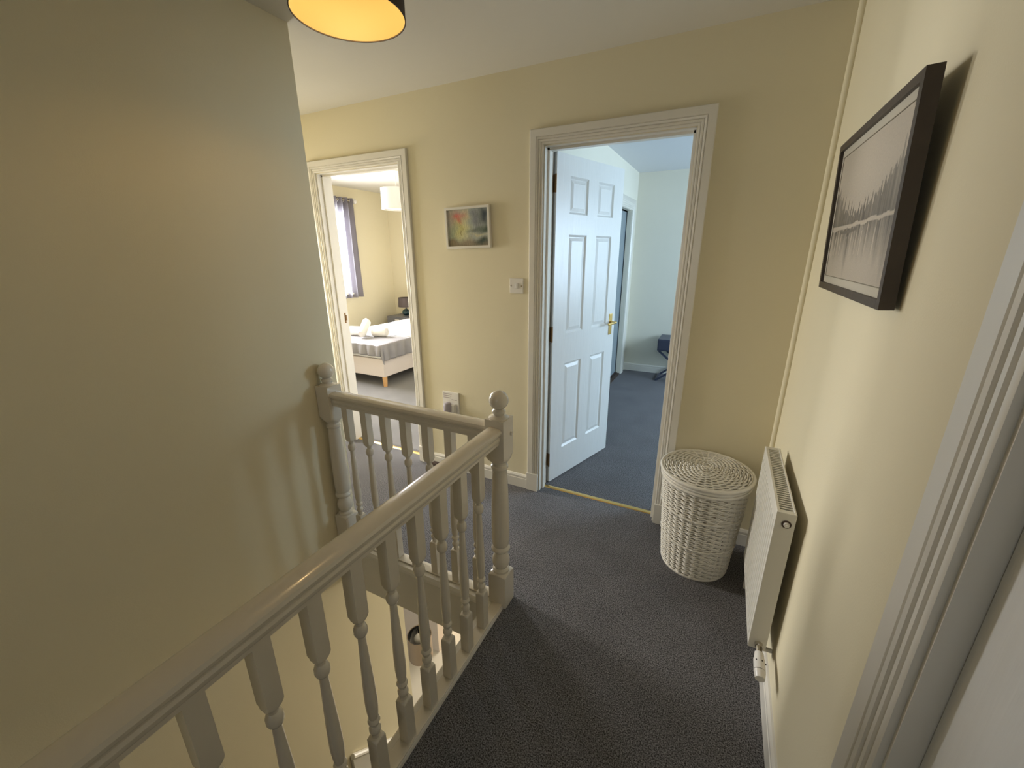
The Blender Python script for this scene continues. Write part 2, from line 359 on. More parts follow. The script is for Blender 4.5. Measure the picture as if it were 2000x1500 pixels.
# panelled doors ---------------------------------------------------------
def panel_bm(x0, x1, z0, z1, yf, s):
    """moulded recess and raised field on one face; s=-1 faces -y"""
    bm = B()
    steps = [(0, 0), (.012, .009), (.016, .009), (.036, .003), (.040, .003)]
    rows = []
    for d, dep in steps:
        y = yf - s * dep
        rows.append([bm.verts.new((x, y, z)) for x, z in ((x0 + d, z0 + d), (x1 - d, z0 + d), (x1 - d, z1 - d), (x0 + d, z1 - d))])
    for a, b in zip(rows, rows[1:]):
        for i in range(4): bm.faces.new((a[i], a[(i + 1) % 4], b[(i + 1) % 4], b[i]))
    bm.faces.new(rows[-1])
    return bm
PANELS = [(.128, .313, 1.715, 1.916), (.420, .606, 1.715, 1.916), (.128, .313, 1.010, 1.601), (.420, .606, 1.010, 1.601), (.128, .313, .216, .815), (.420, .606, .216, .815)]
def door_leaf(name, loc, rz, W=.72, H=2.022, T=.038, label=None, hinges=True, flip=False, back=False):
    root = bpy.data.objects.new(name, None); COL.objects.link(root); root.location = loc; root.rotation_euler = (0, 0, rz)
    root['kind'] = 'structure'
    if label: root['label'] = label
    bm = B()
    xs = [0, .128, .313, .420, .606, W]; zs = [0, .216, .815, 1.010, 1.601, 1.715, 1.916, H]
    ph = {(1, 1), (3, 1), (1, 3), (3, 3), (1, 5), (3, 5)}
    for yy in (0, T):
        g = [[bm.verts.new((x, yy, z)) for z in zs] for x in xs]
        for i in range(5):
            for j in range(7):
                if (i, j) not in ph: bm.faces.new((g[i][j], g[i + 1][j], g[i + 1][j + 1], g[i][j + 1]))
    box(bm, 0, W, .0101, T - .0101, 0, H)
    for x in (0, W):
        bm.faces.new([bm.verts.new(p) for p in ((x, 0, 0), (x, T, 0), (x, T, H), (x, 0, H))])
    for z in (0, H):
        bm.faces.new([bm.verts.new(p) for p in ((0, 0, z), (W, 0, z), (W, T, z), (0, T, z))])
    bmesh.ops.remove_doubles(bm, verts=bm.verts, dist=1e-5)
    obj('leaf', bm, M['doorw'], root)
    for p in PANELS:
        pm = panel_bm(*p, 0, -1); q = panel_bm(*p, T, 1)
        tmp = bpy.data.meshes.new('t'); q.to_mesh(tmp); q.free(); pm.from_mesh(tmp); bpy.data.meshes.remove(tmp)
        obj('panel', pm, M['doorw'], root)
    if hinges:
        for z in (.165, 1.02, 1.865):
            h = B(); box(h, -.004, -.0002, .004, .034, z - .045, z + .045, .0008, 1); cyl(h, (-.006, .037 if flip else .001, z - .047), (-.006, .037 if flip else .001, z + .047), .005, n=10)
            obj('hinge', h, M['brassd'], root)
    for yy, s in ((0, -1), (T, 1)):
        h = B(); ys = sorted((yy, yy + s * .004)); box(h, W - .075, W - .037, ys[0], ys[1], .93, 1.08, .0015, 2)
        hp = obj('handle_plate', h, M['brass'], root)
        l = B(); cyl(l, (W - .056, yy + s * .003, 1.02), (W - .056, yy + s * .04, 1.02), .010, .008, 14)
        cyl(l, (W - .052, yy + s * .042, 1.02), (W - .15, yy + s * .046, 1.018), .0085, .007, 14); sphere(l, (W - .15, yy + s * .046, 1.018), .0085, 12, 8); sphere(l, (W - .054, yy + s * .041, 1.02), .0105, 12, 8)
        obj('lever', l, M['brass'], hp, True)
    return root
door_leaf('door_1', (-.905, 2.352, .008), math.radians(72.9), label='white six panel door standing open into the blue-lit bedroom')
door_leaf('door_2', (OP1[1] - .006, 2.349, .008), math.radians(84), label='white six panel door folded back inside the left bedroom')
door_leaf('door_3', (XR + .034, NY1 - .006, .006), math.radians(-90), W=.733, T=.036, hinges=False, back=True, label='closed white door in the near right wall')

# ------------------------------------------------------------------ stairwell trim, stairs
bm = B()
sweep(bm, [(0, -.27), (0, -.026), (-.012, -.022), (-.018, -.012), (-.014, -.002), (-.004, .010), (.072, .012), (.074, 0), (.074, -.27)],
      [(V((XL, 1.276, 0)), Y, Z), (V((SX - .07, 1.276, 0)), Y, Z)])
struct('trim_stairwell_far', bm, M['white'], smooth=False)
bm = B()
sweep(bm, [(0, -.27), (0, -.026), (.012, -.022), (.018, -.012), (.014, -.002), (.004, .010), (-.070, .012), (-.072, 0), (-.072, -.27)],
      [(V((SX - .072, -1.42, 0)), -X, Z), (V((SX - .072, 1.276, 0)), -X, Z)])
struct('trim_stairwell_near', bm, M['white'])
bm = B()
for i in range(1, 9): box(bm, XL, SX - .022, -1.4 + .22 * (i - 1), -1.4 + .22 * i + .001, ZL, -.195 * i)
box(bm, XL, SX - .022, .36, 1.12, ZL, -1.755)
for i in range(1, 4): box(bm, XL, SX - .022, 1.12 + .22 * (i - 1), 1.12 + .22 * i + .001, ZL, -1.755 - .211 * i)
struct('stairs', bm, M['carpet'])
bm = B()
pts = [(1.122, -1.80), (1.122, -1.525), (1.140, -1.512), (1.75, -2.10), (1.75, -2.6), (1.4, -2.3)]
for dx in (.002, .026):
    bm.faces.new([bm.verts.new((XL + dx, y, z)) for y, z in pts])
vs = list(bm.verts); n = len(pts)
for i in range(n): bm.faces.new((vs[i], vs[(i + 1) % n], vs[n + (i + 1) % n], vs[n + i]))
cyl(bm, (XL + .016, 1.128, -1.516), (XL + .016, 1.72, -2.086), .016, n=10)
struct('trim_stair_string', bm, M['white'])

# ------------------------------------------------------------------ balustrade
bal = thing('balustrade', (-.723, 1.318, 0), 'white painted banister with ball-topped newels and turned balusters round the stairwell', 'banister')
bx, by = -.723, 1.318
RB = [(-.022, -.068), (.022, -.068), (.022, -.058), (.026, -.052), (.027, -.044), (.023, -.038), (.026, -.030), (.032, -.024), (.034, -.016), (.031, -.007), (.020, -.001), (0, .001),
      (-.020, -.001), (-.031, -.007), (-.034, -.016), (-.032, -.024), (-.026, -.030), (-.023, -.038), (-.027, -.044), (-.026, -.052), (-.022, -.058)]
ZT = .868
bm = B(); sweep(bm, RB, [(V((0, -3.05, ZT)), X, Z), (V((0, -.038, ZT)), X, Z)]); obj('handrail', bm, M['rail'], bal, True, 0.5)
bm = B(); sweep(bm, RB, [(V((-.915, 0, ZT)), Y, Z), (V((-.038, 0, ZT)), Y, Z)]); obj('handrail', bm, M['rail'], bal, True, 0.5)
bm = B(); box(bm, -.024, .024, -2.6, -.04, .012, .018, .001, 1); obj('base_rail', bm, M['rail'], bal)
bm = B(); box(bm, -.915, -.04, -.024, .024, .012, .018, .001, 1); obj('base_rail', bm, M['rail'], bal)

def sqturn(bm, h, zb, zt, prof, top, bot=0.0, n=24, tongue=.014):
    """square section h half-width at both ends blended into a turned profile between zb..zt"""
    def ring(z, f, rr):   # f=1 square, 0 circle
        vs = []
        for i in range(n):
            a = 2 * PI * (i + .5) / n - PI / n * 0
            a = 2 * PI * i / n + PI / 4
            c, s = math.cos(a), math.sin(a); k = h / max(abs(c), abs(s))
            r = k * f + rr * (1 - f)
            vs.append(bm.verts.new((r * c, r * s, z)))
        return vs
    def pring(z, rlim):   # square clipped by a circle: gives the lamb's tongue shoulders
        vs = []
        for i in range(n):
            a = 2 * PI * i / n + PI / 4; c, s = math.cos(a), math.sin(a); k = h / max(abs(c), abs(s)); r = min(k, rlim)
            vs.append(bm.verts.new((r * c, r * s, z)))
        return vs
    dg = h * 1.414
    rows = [ring(bot, 1, 0), ring(zb - .012, 1, 0), ring(zb - .0075, 1, 0)]
    for t in (0, .5, 1): rows.append(pring(zb - .006 + .006 * t, dg + (h * .98 - dg) * t))
    for r, z in prof: rows.append(ring(z, 0, r))
    for t in (0, .35, .7, 1): rows.append(pring(zt + tongue * t, h * .95 + (dg - h * .95) * (t ** .7)))
    rows.append(ring(zt + tongue + .001, 1, 0)); rows.append(ring(zt + tongue + .006, 1, 0)); rows.append(ring(top, 1, 0))
    for a, b in zip(rows, rows[1:]):
        for i in range(n): bm.faces.new((a[i], a[(i + 1) % n], b[(i + 1) % n], b[i]))
    bm.faces.new(rows[0][::-1]); bm.faces.new(rows[-1])
    return bm
BP = [(.012, .196), (.0115, .206), (.0135, .214), (.0165, .220), (.0165, .228), (.0135, .233), (.0105, .238), (.011, .246), (.0155, .250), (.0175, .257), (.0155, .264), (.0125, .268),
      (.0150, .285), (.0170, .315), (.0172, .345), (.0160, .400), (.0138, .460), (.0115, .520), (.0102, .560), (.0110, .566), (.0150, .570), (.0178, .578), (.0178, .590), (.0150, .599), (.0108, .604), (.0105, .610), (.0125, .616), (.0165, .620)]
bm = sqturn(B(), .018, .195, .620, BP, ZT - .066, .018)
b0 = obj('baluster', bm, M['rail'], bal, True, 0.55)
first = True
spots = [(0, 1.150 - .118 * i - by) for i in range(32)] + [(x - bx, 0) for x in (-1.566, -1.445, -1.325, -1.205, -1.083, -.962, -.843)]
for x, y in spots:
    b = b0 if first else b0.copy()
    if not first: COL.objects.link(b); b.parent = bal
    first = False; b.location = (x, y, 0)
NP = [(.036, .170), (.037, .176), (.0375, .182), (.033, .186), (.027, .190), (.030, .196), (.036, .206), (.039, .222), (.038, .238), (.033, .252), (.027, .264), (.026, .272), (.033, .276), (.040, .284), (.041, .292), (.037, .300), (.033, .304),
      (.0365, .312), (.0385, .340), (.0385, .400), (.0375, .480), (.0350, .560), (.0315, .635), (.0300, .668), (.0315, .674), (.0350, .679), (.0350, .688), (.0300, .692), (.0290, .698), (.0330, .706), (.0380, .714)]
def newel(dx):
    bm = sqturn(B(), .041, .168, .714, NP, .896, -.02, 32, .022)
    o = obj('newel_post', bm, M['rail'], bal, True, 0.55); o.location = (dx, 0, 0)
    c = B(); lathe(c, [(.040, .894), (.0405, .899), (.030, .905), (.020, .908), (.0215, .912), (.026, .917), (.027, .923), (.022, .929), (.016, .933), (.018, .936)], 28)
    sphere(c, (0, 0, .968), .0385, 28, 18)
    obj('ball_finial', c, M['rail'], o, True)
    return o
n1 = newel(0); n2 = newel(-.953)
bm = B()
# small wooden screw cap
c = B(); cyl(c, (.040, .022, .828), (.048, .022, .828), .010, .0075, 16); obj('screw_cap', c, M['rail'], n1, True)
bm.free()

# ------------------------------------------------------------------ hall ceiling lamp
pl = thing('pendant_lamp', (-1.02, 1.04, 0), 'lit pendant with dark brown drum shade and glowing gold lining over the stairwell', 'ceiling lamp')
zs0, zs1, rs = 2.13, 2.30, .1505
bm = B(); lathe(bm, [(rs, zs0), (rs, zs1)], 64, capb=False, capt=False); obj('shade', bm, M['shade_out'], pl, True)
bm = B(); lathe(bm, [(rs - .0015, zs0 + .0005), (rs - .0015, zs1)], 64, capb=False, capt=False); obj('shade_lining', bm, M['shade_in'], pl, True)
bm = B(); lathe(bm, [(rs - .002, zs0 - .001), (rs + .0008, zs0 - .001), (rs + .0008, zs0 + .002), (rs - .002, zs0 + .002), (rs - .002, zs0 - .001)], 64, capb=False, capt=False); obj('rim', bm, M['shade_out'], pl)
bm = B(); cyl(bm, (0, 0, 2.27), (0, 0, ZC - .01), .004, n=10); cyl(bm, (0, 0, 2.255), (0, 0, 2.29), .018, .014, 16); obj('cord', bm, M['plastic'], pl)
bm = B(); lathe(bm, [(.045, ZC - .018), (.05, ZC - .004), (.05, ZC)], 24); obj('ceiling_rose', bm, M['plastic'], pl, True)
bm = B(); sphere(bm, (0, 0, 2.235), .026, 20, 12, 1.1); obj('bulb', bm, M['bulb'], pl, True)
bm = B()
for k in range(3):
    a = k * 2 * PI / 3; cyl(bm, (0, 0, 2.262), (rs * math.cos(a), rs * math.sin(a), 2.285), .0015, n=6)
obj('shade_ring', bm, M['plastic'], pl)
l = bpy.data.lights.new('pendant_light', 'POINT'); l.energy = 2.4; l.color = (1.0, .66, .30); l.shadow_soft_size = .03
lo = bpy.data.objects.new('pendant_light', l); COL.objects.link(lo); lo.location = (0, 0, 2.19); lo.parent = pl

# loft hatch
bm = B(); x0, x1, y0, y1 = -.635, -.03, 1.28, 1.885; rr = .05; pts = []
for cx, cy, a0 in ((x1 - rr, y1 - rr, 0), (x0 + rr, y1 - rr, 90), (x0 + rr, y0 + rr, 180), (x1 - rr, y0 + rr, 270)):
    for k in range(7): a = math.radians(a0 + k * 15); pts.append((cx + rr * math.cos(a), cy + rr * math.sin(a)))
lo_ = [bm.verts.new((x, y, ZC - .010)) for x, y in pts]; up_ = [bm.verts.new((x, y, ZC)) for x, y in pts]
bm.faces.new(lo_); bm.faces.new(up_[::-1])
for i in range(len(pts)): bm.faces.new((lo_[i], lo_[(i + 1) % len(pts)], up_[(i + 1) % len(pts)], up_[i]))
tag(obj('loft_hatch', bm, M['ceil']), 'painted square hatch with rounded corners flush on the hall ceiling', 'loft hatch')

# ------------------------------------------------------------------ pictures
def fr(bm, W, H, b, d0, d1, in_d):
    """frame in local x (width) / z (height), y depth: front at d0, back at d1; inner face edge down to in_d"""
    o = [(-W / 2, -H / 2), (W / 2, -H / 2), (W / 2, H / 2), (-W / 2, H / 2)]
    i_ = [(-W / 2 + b, -H / 2 + b), (W / 2 - b, -H / 2 + b), (W / 2 - b, H / 2 - b), (-W / 2 + b, H / 2 - b)]
    rows = [[bm.verts.new((x, y, z)) for x, z in q] for q, y in ((o, d1), (o, d0), (i_, d0), (i_, in_d))]
    for a, c in zip(rows, rows[1:]):
        for k in range(4): bm.faces.new((a[k], a[(k + 1) % 4], c[(k + 1) % 4], c[k]))
    return bm
def print_mesh(W, H, nx, nz, fn, y):
    me = bpy.data.meshes.new('artwork'); vs = []; fs = []; cols = []
    for j in range(nz + 1):
        for i in range(nx + 1):
            vs.append((-W / 2 + W * i / nx, y, -H / 2 + H * j / nz)); cols.append(fn(i / nx, j / nz))
    for j in range(nz):
        for i in range(nx):
            a = j * (nx + 1) + i; fs.append((a, a + 1, a + nx + 2, a + nx + 1))
    me.from_pydata(vs, [], fs); me.update()
    ca = me.color_attributes.new('ink', 'FLOAT_COLOR', 'POINT')
    for k, c in enumerate(cols): ca.data[k].color = (c[0], c[1], c[2], 1)
    me.materials.append(M['ink']); return me
def N(x, y, s=0): return noise.noise(V((x, y, s)))
def lerp(a, b, t): t = max(0, min(1, t)); return tuple(p + (q - p) * t for p, q in zip(a, b))
def art_small(u, v):
    du = N(u * 5, v * 5, 1) * .08; dv = N(u * 5, v * 5, 9) * .08; x, y = u + du, v + dv
    c = (.42, .44, .38)
    def blob(c, col, cx, cy, rx, ry, s=1): return lerp(c, col, s * math.exp(-((x - cx) / rx) ** 2 - ((y - cy) / ry) ** 2))
    c = blob(c, (.30, .34, .34), .62, .75, .22, .4)
    c = blob(c, (.62, .58, .20), .28, .45, .2, .3, .9); c = blob(c, (.62, .60, .30), .44, .62, .10, .5, .6)
    c = blob(c, (.30, .38, .28), .12, .35, .1, .3, .7); c = blob(c, (.50, .48, .42), .04, .75, .08, .3)
    c = blob(c, (.62, .14, .12), .26, .84, .17, .13, .95); c = blob(c, (.60, .16, .10), .31, .70, .06, .10, .9)
    c = blob(c, (.02, .035, .05), .90, .80, .14, .34, 1.0); c = blob(c, (.12, .12, .17), .70, .70, .08, .25, .6)
    c = blob(c, (.02, .05, .02), .92, .42, .2, .08, .9); c = blob(c, (.10, .13, .10), .65, .42, .16, .07, .7)
    c = lerp(c, (.28, .23, .15), max(0, (.24 - y) / .12)); c = blob(c, (.02, .05, .035), .86, .12, .18, .10, .95)
    c = blob(c, (.55, .50, .30), .80, .30, .2, .03, .8)
    st = N(u * 40, v * 9, 3) * .5 + N(u * 60, v * 60, 4) * .5
    for tx, sl, vt in ((.33, -.10, .70), (.33, .22, .50), (.335, .05, .60), (.60, .1, .45)):
        if .28 < v < vt and abs(u - tx - sl * (v - .3) - .02 * math.sin(v * 30)) < .006: c = lerp(c, (.26, .20, .07), .6)
    k = 1 + .55 * st
    return tuple(max(.008, q * k) for q in c)
def art_big(u, v):
    c = .50 + .05 * N(u * 3, v * 3, 11)
    ridge = .58 + .07 * math.sin(u * 5 + 2.6) + .55 * max(0, .22 - u) + .60 * max(0, u - .80) + .05 * abs(N(u * 30, 0, 2))
    st = N(u * 75, v * 2.5, 5) * .5 + N(u * 28, v * 2, 8) * .5
    if v > .42 and v < ridge + .16 * max(-.3, N(u * 48, 0, 7)): c = .17 + .20 * st + .25 * (v - .43)
    bank = .385 + .045 * u + .012 * N(u * 9, 0, 4)
    if v <= bank:
        depth = (bank - v) / bank
        c = .46 - .30 * max(0, 1 - depth * (1.5 + 1.2 * N(u * 12, 0, 3))) * (1 + 1.3 * st)
        if depth < .55 and N(u * 60, v * 2, 6) > .38: c = .50
    if abs(v - bank - .005) < .014 + .010 * N(u * 14, 0, 21): c = .50
    if .18 < u < .52 and abs(v - bank + .035) < .012: c = .16
    c *= 1 + .12 * N(u * 110, v * 110, 2)
    c = max(.04, c); return (c * .98, c * .86, c * .70)
p1 = thing('picture_frame', (-1.4075, YW, 1.651), 'small white framed abstract watercolour in pink, yellow and dark blue beside the light switch', 'picture')
p1.rotation_euler = (0, math.radians(-1.3), 0)
bm = fr(B(), .307, .232, .0135, -.022, -.002, -.009); obj('frame', bm, M['white'], p1)
obj('artwork', print_mesh(.284, .209, 120, 90, art_small, -.010), None, p1)
bm = B(); box(bm, -.150, .150, -.009, -.002, -.112, .112); obj('backing', bm, M['brown'], p1)

p2 = thing('picture_frame', (0, 0, 0), 'large dark wood framed sepia lake and forest print on the right wall', 'picture')
tilt = math.atan2(.020, .42)
# local x -> world -y, local -y (front) -> world -x
zc, xc = 1.607, .2735
Rm = Matrix(((0, 1, 0, 0), (-1, 0, 0, 0), (0, 0, 1, 0), (0, 0, 0, 1)))
p2.matrix_world = Matrix.Translation((xc, 1.425, zc)) @ Matrix.Rotation(-tilt, 4, 'Y') @ Rm
bm = fr(B(), .665, .425, .019, 0, .026, .008); obj('frame', bm, M['darkwood'], p2)
bm = B(); box(bm, -.320, .320, .010, .026, -.205, .205); obj('backing', bm, M['brown'], p2)
bm = B(); box(bm, -.316, .316, .008, .0099, -.196, .196); obj('mount', bm, mat('cream_mount', (.50, .46, .37), .6), p2)
bm = B(); fr(bm, .580, .346, .002, .0065, .0080, .0078); obj('mount_line', bm, mat('mount_line', (.22, .19, .13), .6), p2)
obj('artwork', print_mesh(.574, .340, 200, 130, art_big, .0075), None, p2)

# ------------------------------------------------------------------ switch, socket
sw = thing('light_switch', (-1.090, YW, 1.324), 'white square light switch on the wall left of the open door', 'switch')
bm = B(); box(bm, -.043, .043, -.008, 0, -.043, .043, .003, 2); obj('plate', bm, M['plastic'], sw)
bm = B(); box(bm, -.006, .012, -.013, -.007, -.016, .016, .002, 1); obj('rocker', bm, M['plastic'], sw)
for s in (-1, 1):
    bm = B(); cyl(bm, (s * .034, -.0075, 0), (s * .034, -.0095, 0), .0042, n=12); obj('screw', bm, M['chrome'], sw)
so = thing('wall_socket', (-1.595, YW, .50), 'white wall box with faint printed stripes low on the wall behind the far handrail', 'socket')
bm = B(); box(bm, -.066, .066, -.012, 0, -.080, .096, .004, 2); obj('plate', bm, M['plastic'], so)
bm = B()
for k in range(3): box(bm, -.058, .010 - .004 * k, -.0126, -.0118, .078 - .014 * k, .083 - .014 * k)
box(bm, .008, .052, -.0126, -.0118, .040, .044)
obj('printed_lines', bm, M['caulk'], so)
af = thing('air_freshener', (-1.600, YW - .012, .475), 'small grey and violet plug-in device with a dark tip on the white wall box', 'air freshener')
bm = B(); lathe(bm, [(.012, -.045), (.022, -.035), (.028, 0), (.030, .03), (.022, .05), (.012, .055)], 20, (0, -.032)); obj('body', bm, M['grey_print'], af, True)
bm = B(); box(bm, .020, .050, -.030, 0, -.060, .040, .005, 2); obj('plug', bm, M['plastic'], af)
bm = B(); cyl(bm, (-.004, -.058, -.035), (-.004, -.064, -.035), .006, n=12); obj('tip', bm, M['dark'], af)
bm = B(); box(bm, -1.772, -1.722, YW - .050, YW - .014, 0, .030, .006, 2)
tag(obj('door_stop', bm, M['brown']), 'small dark brown block on the carpet at the skirting behind the balusters', 'door stop')

# corner pipe
bm = B(); cyl(bm, (.3125, 2.2235, 0), (.3125, 2.2235, ZC), .0140, n=20)
tag(obj('pipe', bm, M['wall'], None, True), 'cream painted pipe running up the far right corner behind the radiator', 'pipe')

# ------------------------------------------------------------------ radiator
ra = thing('radiator', (.238, 1.362, 0), 'white panel radiator with slotted top grille on the right wall', 'radiator')
RX0, RX1, RY0, RY1, RZ0, RZ1 = 0, .052, 0, .505, .185, .738
bm = B(); box(bm, RX0, RX0 + .010, RY0 + .002, RY1 - .002, RZ0, RZ1 - .012, .003, 2)
obj('front_panel', bm, M['rad'], ra)
bm = B()   # fluted face ribs
for k in range(14):
    y = .024 + k * .0345; box(bm, RX0 - .0022, RX0 + .002, y, y + .022, RZ0 + .035, RZ1 - .045, .0018, 1)
obj('flutes', bm, M['rad'], ra)['kind'] = 'stuff'
bm = B(); box(bm, RX1 - .008, RX1, RY0 + .004, RY1 - .004, RZ0 + .005, RZ1 - .02, .002, 1); obj('rear_panel', bm, M['rad'], ra)
for y0, y1 in ((RY0 - .002, RY0 + .004), (RY1 - .004, RY1 + .002)):
    bm = B(); box(bm, RX0 - .001, RX1 + .001, y0, y1, RZ0 + .004, RZ1, .002, 2); obj('side_panel', bm, M['rad'], ra)
bm = B()   # grille: frame and slats
g0, g1 = RX0 - .001, RX1 + .001
box(bm, g0, g0 + .010, RY0, RY1, RZ1 - .010, RZ1, .002, 1); box(bm, g1 - .007, g1, RY0, RY1, RZ1 - .010, RZ1, .002, 1)
box(bm, g0 + .008, g1 - .006, RY0, RY0 + .014, RZ1 - .008, RZ1 - .001); box(bm, g0 + .008, g1 - .006, RY1 - .014, RY1, RZ1 - .008, RZ1 - .001)
gr = obj('top_grille', bm, M['rad'], ra)
s0 = None
ns = 33
for k in range(ns):
    y = .018 + k * (.469 / (ns - 1))
    if s0 is None:
        bm = B(); box(bm, g0 + .008, g1 - .006, -.0028, .0028, RZ1 - .006, RZ1 - .002); s0 = obj('slat', bm, M['rad'], gr); s = s0
    else:
        s = s0.copy(); COL.objects.link(s); s.parent = gr
    s.location = (0, y, 0)
bm = B(); box(bm, .011, .043, .01, .495, RZ0 + .02, RZ1 - .009); obj('slot_shade_filler', bm, M['dark'], ra)  # dark filler box standing in for the shade inside the grille slots
# bleed plug at near top corner
bm = B(); cyl(bm, (.030, -.0015, .700), (.030, -.004, .700), .0135, n=20); p = obj('bleed_plug', bm, M['brown'], ra)
bm = B(); cyl(bm, (.030, -.003, .700), (.030, -.011, .700), .0085, .0075, 16); cyl(bm, (.030, -.010, .700), (.030, -.013, .700), .0035, n=8); obj('bleed_screw', bm, M['plastic'], p)
# valve
va = B(); cyl(va, (.030, .002, .212), (.030, -.014, .212), .013, n=18); cyl(va, (.030, -.012, .212), (.030, -.040, .206), .010, n=16)
v1 = obj('radiator_valve', va, M['chrome'], ra, True)
va = B(); cyl(va, (.030, -.036, .207), (.030, -.062, .203), .0135, .016, 24); cyl(va, (.030, -.060, .203), (.030, -.098, .198), .0175, .0175, 28)
cyl(va, (.030, -.100, .198), (.030, -.125, .194), .0178, .0145, 28); obj('thermostat_head', va, M['plastic'], v1, True)
va = B(); cyl(va, (.030, -.0985, .1982), (.030, -.1005, .1978), .0165, n=24)
for a in (-.6, .3, 1.2): box(va, .030 + .0172 * math.sin(a) - .003, .030 + .0172 * math.sin(a) + .003, -.075, -.070, .201 + .0172 * math.cos(a) - .001, .201 + .0172 * math.cos(a) + .001)
obj('dial_marks', va, M['dark'], v1)['kind'] = 'stuff'
va = B(); cyl(va, (.030, -.010, .200), (.030, .030, .170), .0075, n=14); cyl(va, (.026, .030, .170), (.078, .030, .170), .0075, n=14); obj('pipe_tail', va, M['rad'], ra, True)
va = B(); cyl(va, (.030, RY1 + .002, .212), (.030, RY1 + .03, .212), .010, n=14); cyl(va, (.030, RY1 + .022, .225), (.030, RY1 + .022, 0), .0075, n=14); obj('pipe_tail', va, M['rad'], ra, True)
for y in (.28, .43):
    va = B(); box(va, RX1 - .002, .318 - .238, y, y + .03, .35, .60); obj('wall_bracket', va, M['rad'], ra)

# ------------------------------------------------------------------ laundry basket
lb = thing('laundry_basket', (.036, 1.985, 0), 'round white wicker laundry basket with woven lid beside the radiator', 'laundry basket')
RBt, RTp, HB = .150, .190, .505
def rad_at(z): return RBt + (RTp - RBt) * (z / HB) ** .9
def tube_ring(bm, fn, nseg, r, sides=5, sq=1.0):
    rows = []
    pts = [fn(2 * PI * i / nseg) for i in range(nseg)]
    for i in range(nseg):
        p, q = V(pts[i]), V(pts[(i + 1) % nseg]); pr = V(pts[i - 1]); t = (q - pr).normalized()
        out = V((p.x, p.y, 0)).normalized(); up = t.cross(out).normalized(); out = up.cross(t)
        rows.append([bm.verts.new(p + out * r * math.cos(2 * PI * k / sides) + up * r * sq * math.sin(2 * PI * k / sides)) for k in range(sides)])
    for i in range(nseg):
        a, b = rows[i], rows[(i + 1) % nseg]
        for k in range(sides): bm.faces.new((a[k], a[(k + 1) % sides], b[(k + 1) % sides], b[k]))
KS = 32
bm = B(); rowsn = 41
for i in range(rowsn):
    z = .012 + i * (HB - .040) / (rowsn - 1); ph = (i % 2) * PI; jit = random.uniform(-.0006, .0006)
    def wv(t):
        rr_ = rad_at(z) + .0034 * math.cos(KS * t) + .0018 * math.sin(KS / 2 * t + ph)
        return (rr_ * math.cos(t), rr_ * math.sin(t), z + jit + .0019 * math.cos(KS / 2 * t + ph))
    tube_ring(bm, wv, 160, .0040, 5)
obj('woven_body', bm, M['wicker'], lb, True, 1.2)['kind'] = 'stuff'
bm = B()
for k in range(KS):
    for dd in (-.010, .010):
        t = 2 * PI * k / KS + dd * 1.6
        P = [(rad_at(z) * math.cos(t), rad_at(z) * math.sin(t), z) for z in (0.006, .17, .34, HB - .004)]
        for a, c in zip(P, P[1:]): cyl(bm, a, c, .0026, n=5, caps=False)
obj('stakes', bm, M['wicker'], lb)['kind'] = 'stuff'
bm = B()
for zz, rr, off in ((.006, .0075, -.002), (HB - .022, .0085, .004), (HB - .006, .0075, .004)):
    tube_ring(bm, lambda t: ((rad_at(zz) + off) * math.cos(t), (rad_at(zz) + off) * math.sin(t), zz), 72, rr, 8)
for q in (.335, .175):   # thicker waling rows
    tube_ring(bm, lambda t, q=q: ((rad_at(q) + .003 + .002 * math.sin(34 * t)) * math.cos(t), (rad_at(q) + .003 + .002 * math.sin(34 * t)) * math.sin(t), q), 136, .0055, 6)
obj('rim', bm, M['wicker'], lb, True, 1.2)
bm = B(); lathe(bm, [(.03, .004), (RBt - .004, .004), (RBt - .004, .008)], 32); obj('base', bm, M['wicker'], lb)
# lid
ld = bpy.data.objects.new('lid', None)
bm = B(); RLd = .200; zl = HB + .016
def ztop(r): return zl + .014 * (1 - (r / RLd) ** 2)
bm2 = B()
tube_ring(bm2, lambda t: (RLd * math.cos(t), RLd * math.sin(t), zl - .003), 80, .0085, 8)
tube_ring(bm2, lambda t: ((RLd - .004) * math.cos(t), (RLd - .004) * math.sin(t), zl - .012), 80, .006, 6)
lid = obj('lid', bm2, M['wicker'], lb, True, 1.2)
nr = 19
for i in range(nr):
    r = .020 + i * (RLd - .030) / (nr - 1); ns_ = 16 if r < .07 else 32; ph = (i % 2) * PI
    tube_ring(bm, lambda t: (r * math.cos(t), r * math.sin(t), ztop(r) + .0030 * math.sin(ns_ / 2 * t + ph)), max(48, ns_ * 4), .0037, 5)
obj('lid_weave', bm, M['wicker'], lid, True, 1.2)['kind'] = 'stuff'
bm = B()
for k in range(32):
    t = 2 * PI * k / 32; r0 = .012 if k % 2 == 0 else .065
    a = (r0 * math.cos(t), r0 * math.sin(t), ztop(r0)); m_ = (.12 * math.cos(t), .12 * math.sin(t), ztop(.12)); c = (RLd * math.cos(t), RLd * math.sin(t), ztop(RLd))
    cyl(bm, a, m_, .0024, n=5, caps=False); cyl(bm, m_, c, .0024, n=5, caps=False)
sphere(bm, (0, 0, ztop(0) - .004), .020, 14, 8, .35)
obj('spokes', bm, M['wicker'], lid)['kind'] = 'stuff'

